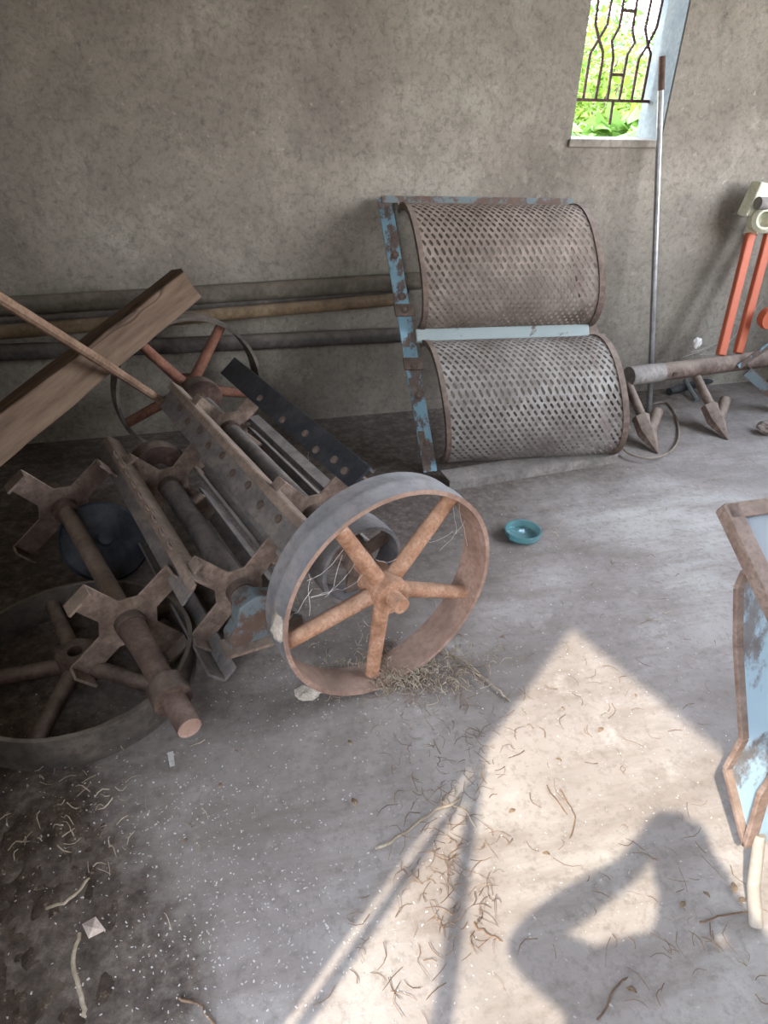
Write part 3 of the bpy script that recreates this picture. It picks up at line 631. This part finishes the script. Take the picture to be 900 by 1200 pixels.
# pipe offcuts, wire loop, dish, stones
a, b = atz(784, 459, .02), atz(850, 441, .02); tag(MB().tube([a, b], .02, 14).build('pipe_offcut', 'dark_pipe'), 'dark round pipe offcut lying behind the tines', 'pipe')
a, b = atz(803, 446, .05), atz(817, 469, .012); tag(MB().tube([a, b], .013, 12).build('pipe_offcut', 'chrome'), 'short bright chrome rod lying across the dark pipe offcut', 'rod')
loop = [(738, 500), (728, 515), (735, 530), (760, 537), (784, 530), (795, 514), (793, 490), (783, 473), (770, 472), (755, 480), (742, 494)]
def smooth_path(P, k=6):
    o = []
    for i in range(len(P)-1):
        a, b, c, d = P[max(0, i-1)], P[i], P[i+1], P[min(len(P)-1, i+2)]
        for j in range(k):
            t = j/k; o.append((b*2+(c-a)*t+(a*2-b*5+c*4-d)*t*t+(b*3-a-c*3+d)*t**3)*.5)
    return o+[P[-1]]
tag(MB().tube(smooth_path([atz(x, y, .006+.02*max(0, math.sin(i*.6))) for i, (x, y) in enumerate(loop)]), .0055, 6).build('wire_loop', 'hosegrey'), 'thin loop of grey wire lying round the first tine', 'wire')
gc = atz(612, 628); gd = tag(MB().lathe(gc, Z, [(0, .004), (.05, .004), (.057, .008), (.062, .03), (.067, .03), (.065, .006), (.058, .0), (0, 0)], 40, False).build('glass_dish', 'glass'), 'small round teal glass lid lying on the concrete floor', 'dish')
def lump(name, mat, c, r, label, cat, sq=(1, 1, .6), sub=3):
    bm = bmesh.new(); bmesh.ops.create_icosphere(bm, subdivisions=sub, radius=1)
    for v in bm.verts: v.co = V((v.co.x*sq[0], v.co.y*sq[1], v.co.z*sq[2]))*r*(1+.35*noise.noise(v.co*1.7+V(c)*9))
    zm = min(v.co.z for v in bm.verts)
    me = bpy.data.meshes.new(name); bm.to_mesh(me); bm.free(); me.materials.append(M[mat])
    o = bpy.data.objects.new(name, me); col.objects.link(o); o.location = V(c)-V((0, 0, zm)); return tag(o, label, cat)
lump('mortar_lump', 'mortar', atz(362, 817), .032, 'pale lump of mortar on the floor beside the mortar-crusted wheel', 'rubble', (1.2, .8, .6))
lump('stone', 'stone', atz(897, 508), .045, 'brown stone on the floor in front of the blue brace', 'stone', (1.2, .9, .7))
lump('cotton_tuft', 'chaff', aty(815, 409, 2.78), .022, 'white tuft of fluff caught behind the tool bar', 'fluff', (1, .7, 1.2))

# ------------------------------------------------------------------ pale blue seed hopper
XH = .95
def onx(x, y, X=XH): d = ray(x, y); return CAM + d*(X/d.x)
EX = V((1, 0, 0)); EY = V((0, 1, 0))
far_e = [onx(*p) for p in ((880, 668), (871, 688), (870, 756), (877, 864), (857, 899), (880, 990))]
near_e = [onx(898, 928)] + [V((XH, y, z)) for y, z in ((.592, .345), (.50, .40), (.47, .44))]
outl = [(p.y, p.z) for p in far_e+near_e]; HL = .62
hop = thing('seed_hopper', 'pale blue steel seed hopper with rusty edges and a pointed bottom', 'hopper', (XH+.3, .63, 0))
for dx in (0, HL): MB().prism(outl, (XH+dx, 0, 0), EY, Z, .006).build('end_panel', 'hopper', hop, smooth=False)
K_ = [V((XH, y, z)) for y, z in outl]
for p, q in zip(K_, K_[1:]):
    MB().bar(p-EX*.006, q-EX*.006, EX, .026, .011).build('edge_strip', 'hopper_rust', hop, smooth=False, bevel=.002)
    MB().box((p+q)/2+EX*HL/2, (q-p)/2, EX*HL/2, (q-p).cross(EX).normalized()*.003).build('side_panel', 'hopper', hop, smooth=False)
K0 = onx(849, 592, .93); K1 = onx(900, 698, .93); ta = (K1-K0).normalized(); TLn, TWd = .56, .72; tn = EX.cross(ta).normalized()
if tn.z < 0: tn = -tn
tray = MB().box(K0+ta*TLn/2+EX*TWd/2-tn*.012, ta*TLn/2, EX*TWd/2, tn*.003).build('tray_sheet', 'hopper_in', hop, smooth=False)
for p, q, sdv in ((K0, K0+ta*TLn, EX), (K0, K0+EX*TWd, ta), (K0+ta*TLn, K0+ta*TLn+EX*TWd, -ta), (K0+EX*TWd, K0+EX*TWd+ta*TLn, -EX)):
    m_ = MB(); m_.bar(p-tn*.012, q-tn*.012, tn, .03, .006); m_.bar(p+sdv*.015, q+sdv*.015, sdv, .03, .006); m_.build('tray_angle', 'hopper_rust', hop, smooth=False, bevel=.002)
MB().prism([(p.y, p.z) for p in (onx(844, 903), onx(858, 957), onx(879, 985), onx(859, 905))], (XH+.02, 0, 0), EY, Z, .003).build('skirt_plate', 'hopper_in', hop, smooth=False)
tip = far_e[-1]; tf = atz(886, 1084)
MB().tube([tip+V((.01, 0, .03)), tip*.5+tf*.5, tf], [.011, .0125, .0135], 14).build('drop_tube', 'tube_pale', hop)
for y in (.70, .55):
    MB().bar(V((XH+HL-.03, y, .3)), V((XH+HL-.03, y, 0)), EX, .03, .03).build('leg', 'hopper_rust', hop, smooth=False)

# ------------------------------------------------------------------ soil, chaff, straw, twigs, leaves
soil = MB(); N = 150; vs, fs = [], []
for i in range(N+1):
    for j in range(N+1):
        x = -1.1+1.15*i/N; y = .25+2.6*j/N
        t = (x-DJ.x)*DN.x+(y-DJ.y)*DN.y                   # distance from the left wall
        if t < .0: x -= DN.x*t; y -= DN.y*t; t = 0
        lim = .16+.10*noise.noise(V((x*2, y*2, 3)))+(.14 if y < 1.15 else 0)-max(0, y-1.15)*.12
        hgt = .014*max(-1, min(1, (lim+.08-t)/.4))+.008*noise.noise(V((x*7, y*7, 1)))+.008*noise.noise(V((x*25, y*25, 5)))+.007*noise.noise(V((x*60, y*60, 9)))
        vs.append((x, y, hgt-.004))
for i in range(N):
    for j in range(N): a = i*(N+1)+j; fs.append((a, a+N+1, a+N+2, a+1))
so = soil.add(vs, fs).build('loose_soil', 'soil', recalc=False); tag(so, 'dark brown loose soil and litter heaped along the left wall', 'soil', kind='stuff')
def floor_h(x, y): return 0
rng = random.Random(11)
def scatter_px(n, spots):
    for _ in range(n):
        (x, y, sx_, sy_, wgt) = rng.choices(spots, [s_[4] for s_ in spots])[0]
        px, py = rng.gauss(x, sx_), rng.gauss(y, sy_)
        if py < 480: continue
        p = atz(px, py); 
        if p.y > WY-.05 or (p-DJ).dot(DN) < .04: continue
        yield p
mb = MB()
for p in scatter_px(2600, [(290, 960, 100, 120, 3), (120, 950, 110, 60, 1.2), (420, 800, 70, 30, 1.2), (300, 1120, 120, 60, 2), (600, 700, 160, 120, 1.6), (760, 560, 120, 60, .5), (290, 600, 40, 50, .6), (700, 900, 150, 120, .8)]):
    a = rng.uniform(0, 2*PI); l = rng.uniform(.0008, .0026); w_ = l*rng.uniform(.25, .7); d = V((math.cos(a), math.sin(a), rng.uniform(-.3, .3)))*l; s_ = V((-math.sin(a), math.cos(a), rng.uniform(-.4, .4)))*w_
    zb = .003 if p.x > -.1 else .03
    c = p+Z*rng.uniform(.002, zb); mb.add([c-d-s_, c+d-s_, c+d+s_, c-d+s_], [(0, 1, 2, 3)])
tag(mb.build('chaff', 'chaff', recalc=False, smooth=False), 'tiny pale flecks of chaff strewn over the floor', 'chaff', kind='stuff')
mb = MB()
def sprig(mb, p, l, r, bend=.25, lift=.01, n=3):
    a = rng.uniform(0, 2*PI); d = V((math.cos(a), math.sin(a), 0)); s_ = V((-d.y, d.x, 0))*rng.uniform(-bend, bend)*l
    z0, z1, z2 = rng.uniform(.002, lift), rng.uniform(.002, lift*1.3), rng.uniform(.002, lift)
    mb.tube([p-d*l/2+Z*z0, p-d*l*.1+s_+Z*z1, p+d*l*.2+s_*.8+Z*z1, p+d*l/2+Z*z2], [r, r, r*.9, r*.6], n)
for p in scatter_px(620, [(480, 790, 45, 16, 4), (520, 900, 40, 35, 1.6), (535, 1030, 32, 45, 3.0), (560, 860, 40, 30, .8), (700, 900, 130, 110, 1.6), (800, 1080, 70, 70, 1.2), (240, 800, 40, 40, .5), (420, 640, 30, 60, .5), (480, 1120, 60, 60, .8), (600, 740, 150, 80, 1.2)]):
    sprig(mb, p, rng.uniform(.015, .06), rng.uniform(.0005, .0011), .3)
tag(mb.build('straw', 'twig', recalc=False), 'thin dark straw bits and stalks strewn over the floor', 'straw', kind='stuff')
mb = MB()
for p in scatter_px(700, [(480, 792, 42, 13, 8), (440, 800, 30, 12, 2), (550, 770, 30, 14, 1), (380, 740, 40, 40, .8), (100, 960, 90, 50, 1.3), (700, 620, 120, 80, .6)]):
    sprig(mb, p+(Z*.01 if p.x < -.15 else Z*0), rng.uniform(.01, .04), rng.uniform(.0007, .0018), .1, .02)
tag(mb.build('pale_straw', 'straw', recalc=False), 'pale broken straw gathered at the foot of the mortar-crusted wheel', 'straw', kind='stuff')
def twig(pts, r, label, mat='twig'):
    P = smooth_path([atz(x, y, r+.004*(i % 2)) for i, (x, y) in enumerate(pts)], 4)
    P = [p+V((rng.gauss(0, .0016), rng.gauss(0, .0016), 0)) for p in P]
    if P[0].x < -.2: P = [p+Z*.035 for p in P]
    return tag(MB().tube(P, [r]*(len(P)-1)+[r*.5], 6).build('twig', mat), label, 'twig')
twig([(440, 995), (475, 975), (510, 950), (540, 937)], .0035, 'long pale forked stalk lying across the edge of the sunlight', 'straw')
twig([(515, 938), (545, 950), (557, 970)], .002, 'short bent stalk beside the long forked stalk', 'straw')
twig([(555, 1082), (570, 1092), (590, 1104)], .002, 'thin straight twig in the sunlight next to the shadow of the person')
twig([(560, 790), (580, 805), (598, 822)], .0025, 'pale curved stalk on the floor between the mortar-crusted wheel and the sunlit patch', 'straw')
twig([(500, 757), (545, 775), (567, 795)], .003, 'thick dry stalk resting by the mortar-crusted wheel rim', 'straw')
twig([(60, 1075), (85, 1066), (108, 1040)], .003, 'curved root lying on the dark soil', 'straw')
twig([(98, 1105), (90, 1140), (100, 1180), (104, 1205)], .004, 'long crooked root running along the dark soil', 'straw')
twig([(210, 1170), (235, 1180), (252, 1205)], .0025, 'thin dark curved twig on the pale concrete')
twig([(655, 925), (672, 955), (668, 985)], .0015, 'thin curved twig in the middle of the sunlit floor')
twig([(640, 920), (665, 955)], .0016, 'short dark straight twig in the middle of the sunlit floor')
twig([(820, 1080), (850, 1072), (885, 1068)], .002, 'thin curved stalk near the foot of the drop tube')
twig([(700, 1195), (720, 1160), (735, 1145)], .002, 'dark twig lying in the shadow of the person')
def leaf(px, py, l, an, mat, label, z=.004):
    p = atz(px, py, z); d = V((math.cos(an), math.sin(an), .15)).normalized(); s_ = V((-math.sin(an), math.cos(an), .1)).normalized(); vs = []; fs = []
    K = 5
    for i in range(K+1):
        t = i/K; w_ = l*.26*math.sin(PI*min(.98, t*.96+.02))**.8; c = p+d*l*(t-.5)+Z*(.10*l*math.sin(t*5))
        vs += [c-s_*w_+Z*w_*.5, c, c+s_*w_+Z*w_*.45]
    for i in range(K): fs += [(i*3, i*3+3, i*3+4, i*3+1), (i*3+1, i*3+4, i*3+5, i*3+2)]
    o = MB().add(vs, fs).build('dry_leaf', mat, recalc=False); so_ = o.modifiers.new('thickness', 'SOLIDIFY'); so_.thickness = .0006
    o.location.z = max(o.location.z, .001)
    return tag(o, label, 'leaf', 'dry leaves on the floor')
lv = [(704, 855, .022, .4, 'brown curled dry leaf on the sunlit floor'), (745, 815, .014, 1.2, None), (655, 890, .015, 2.2, None), (600, 950, .018, .2, None), (660, 830, .013, 1.7, None), (640, 1000, .016, 2.7, None)]
for x, y, l, a, lb in lv: leaf(x, y, l, a, 'leaf_dry', lb or 'small pale dry leaf on the sunlit floor')
for x, y, l, a in ((800, 1060, .02, .5), (828, 1048, .016, 2), (860, 1040, .025, 1.0), (740, 1160, .02, 2.5), (870, 1055, .02, .1)): leaf(x, y, l, a, 'leaf_dry', 'small dry leaf lying in the shadow of the person')
for x, y, l, a in ((217, 985, .014, .5), (258, 920, .016, 1.4), (277, 880, .013, 2.2), (410, 870, .018, 1.8), (415, 940, .025, 1.75), (590, 745, .014, .3)): leaf(x, y, l, a, 'leaf_dry', 'small tan dry leaf on the shaded concrete floor')
tag(MB().add([atz(96, 1083, .045), atz(112, 1074, .05), atz(124, 1090, .043), atz(104, 1100, .04), atz(108, 1087, .056)], [(0, 1, 4), (1, 2, 4), (2, 3, 4), (3, 0, 4)]).build('paper_scrap', 'paper', smooth=False, recalc=False), 'crumpled scrap of pinkish paper on the dark soil', 'paper')
tag(MB().add([atz(196, 882, .003), atz(203, 880, .004), atz(205, 897, .003), atz(199, 899, .004)], [(0, 1, 2, 3)]).build('wood_chip', 'chaff', smooth=False, recalc=False), 'small pale flat chip on the floor below the flat wheel', 'chip')
# cobwebs in the front wheel
mb = MB()
def strand(a, b, sag, r=.0005):
    pts = []
    for k in range(7):
        t = k/6; pts.append(a+(b-a)*t-Z*sag*4*t*(1-t)+V((rng.gauss(0, .0012), rng.gauss(0, .0012), rng.gauss(0, .0012))))
    mb.tube(pts, r, 3)
wp = lambda x, y, k=.0: atp(x, y, A1+d1*k, d1)
for a, b, s_ in (((405, 640), (360, 680), .02), ((420, 655), (365, 700), .03), ((362, 672), (362, 722), -.01), ((364, 700), (395, 690), .0), ((440, 655), (465, 655), .01), ((530, 590), (535, 625), .0), ((500, 635), (532, 622), .01), ((515, 645), (545, 610), .01), ((365, 690), (345, 720), .005), ((400, 650), (380, 700), .03), ((395, 690), (430, 668), .02), ((538, 590), (548, 640), .01)):
    strand(wp(*a), wp(*b), s_)
tag(mb.build('cobweb', 'web', recalc=False), 'torn dusty cobweb strands hanging between the spokes of the mortar-crusted wheel', 'cobweb', kind='stuff')
mb = MB()
for a, b in (((352, 520), (420, 545)), ((380, 525), (405, 560)), ((330, 470), (340, 500)), ((360, 500), (362, 540)), ((395, 540), (420, 590))):
    strand(atz(*a, .42), atz(*b, .42), .01, .0005)
for a, b in (((810, 412), (845, 400)), ((820, 415), (850, 410)), ((800, 418), (838, 402)), ((848, 408), (880, 370)), ((855, 400), (895, 350))):
    strand(aty(*a, 2.80), aty(*b, 2.86), .01, .0006)
tag(mb.build('cobweb', 'web', recalc=False), 'fine cobweb strands on the black bar and around the orange tubes', 'cobweb', kind='stuff')

# ------------------------------------------------------------------ doorway stick and the photographer whose shadow falls in
sb_ = DJ+DD*.737-DN*.02; stp = DJ-DN*.02+V((0, 0, 1.654))
tag(MB().tube([sb_, (sb_+stp)/2, stp], [.03, .022, .013], 8).build('leaning_stick', 'wood'), 'stick leaning across the open doorway in the left wall', 'stick')
tag(MB().tube([DJ+DD*.055-DN*.05, DJ+DD*.045-DN*.05+V((0, 0, 1.62))], .012, 8).build('door_rod', 'grille'), 'thin upright rod beside the door jamb', 'rod')
F_ = V((math.sin(YAW), math.cos(YAW), 0)); Rr = V((F_.y, -F_.x, 0))
def person():
    NK = V((-.035, -.16, 0))
    P, E, Rd = [], [], []
    def n_(p, r, par=None):
        P.append(V(p)); Rd.append(r)
        if par is not None: E.append((par, len(P)-1))
        return len(P)-1
    pel = n_(NK-F_*.05+Z*.80, (.15, .11)); wst = n_(NK-F_*.04+Z*.94, (.14, .10), pel); che = n_(NK-F_*.02+Z*1.08, (.155, .10), wst)
    nb = n_(NK+Z*1.21, (.065, .06), che); nk = n_(NK+F_*.01+Z*1.28, (.05, .05), nb); hd = n_(NK+F_*.005+Z*1.38, (.085, .095), nk); ht = n_(NK-F_*.0+Z*1.47, (.072, .08), hd)
    hands = {}
    for sd_, el in ((-1, V((-.255, .0, 1.10))), (1, V((.24, -.13, 1.02)))):
        sh = n_(NK+Rr*sd_*.16+Z*1.15, (.06, .06), che); e_ = n_(el, (.046, .046), sh)
        wr = n_(V((0, -.02, 1.335))+Rr*sd_*.075-F_*.035-Z*.02, (.03, .024), e_); hands[sd_] = wr
        pm = n_(V((0, -.02, 1.36))+Rr*sd_*.058-F_*.022, (.034, .018), wr)
        for k, dz in enumerate((.045, .02, -.005, -.028)):
            f1 = n_(P[pm]+F_*.012+Z*dz+Rr*sd_*.006, (.009, .009), pm); f2 = n_(P[f1]+F_*.018-Rr*sd_*.012, (.0085, .0085), f1); n_(P[f2]-Rr*sd_*.022, (.007, .007), f2)
        t1 = n_(P[pm]-F_*.012+Z*.015-Rr*sd_*.012, (.01, .01), pm); n_(P[t1]-Rr*sd_*.02+Z*.012, (.008, .008), t1)
        hp_ = n_(NK-F_*.05+Rr*sd_*.085+Z*.74, (.085, .09), pel); kn = n_(NK-F_*.02+Rr*sd_*.10+Z*.43, (.058, .058), hp_); an = n_(NK-F_*.05+Rr*sd_*.10+Z*.09, (.04, .04), kn)
        n_(NK+F_*.10+Rr*sd_*.12+Z*.04, (.042, .036), an)
    me = bpy.data.meshes.new('person'); me.from_pydata(P, E, []); o = bpy.data.objects.new('person', me); col.objects.link(o)
    sk = o.modifiers.new('skin', 'SKIN'); sk.use_smooth_shade = True
    for i, r in enumerate(Rd): me.skin_vertices[0].data[i].radius = r
    me.skin_vertices[0].data[0].use_root = True
    o.modifiers.new('smooth', 'SUBSURF').levels = 1
    me.materials.append(M['cloth']); return tag(o, 'person standing in the doorway holding up a phone with both hands', 'person')
person()
ph = thing('phone', 'black phone held upright by the person in the doorway', 'phone', (0, -.02, 1.27))
c_ = CAM-fw*.012-UP*.055
MB().box(c_, RT*.037, UP*.078, fw*.004).build('body', 'phone', ph, smooth=False, bevel=.003)
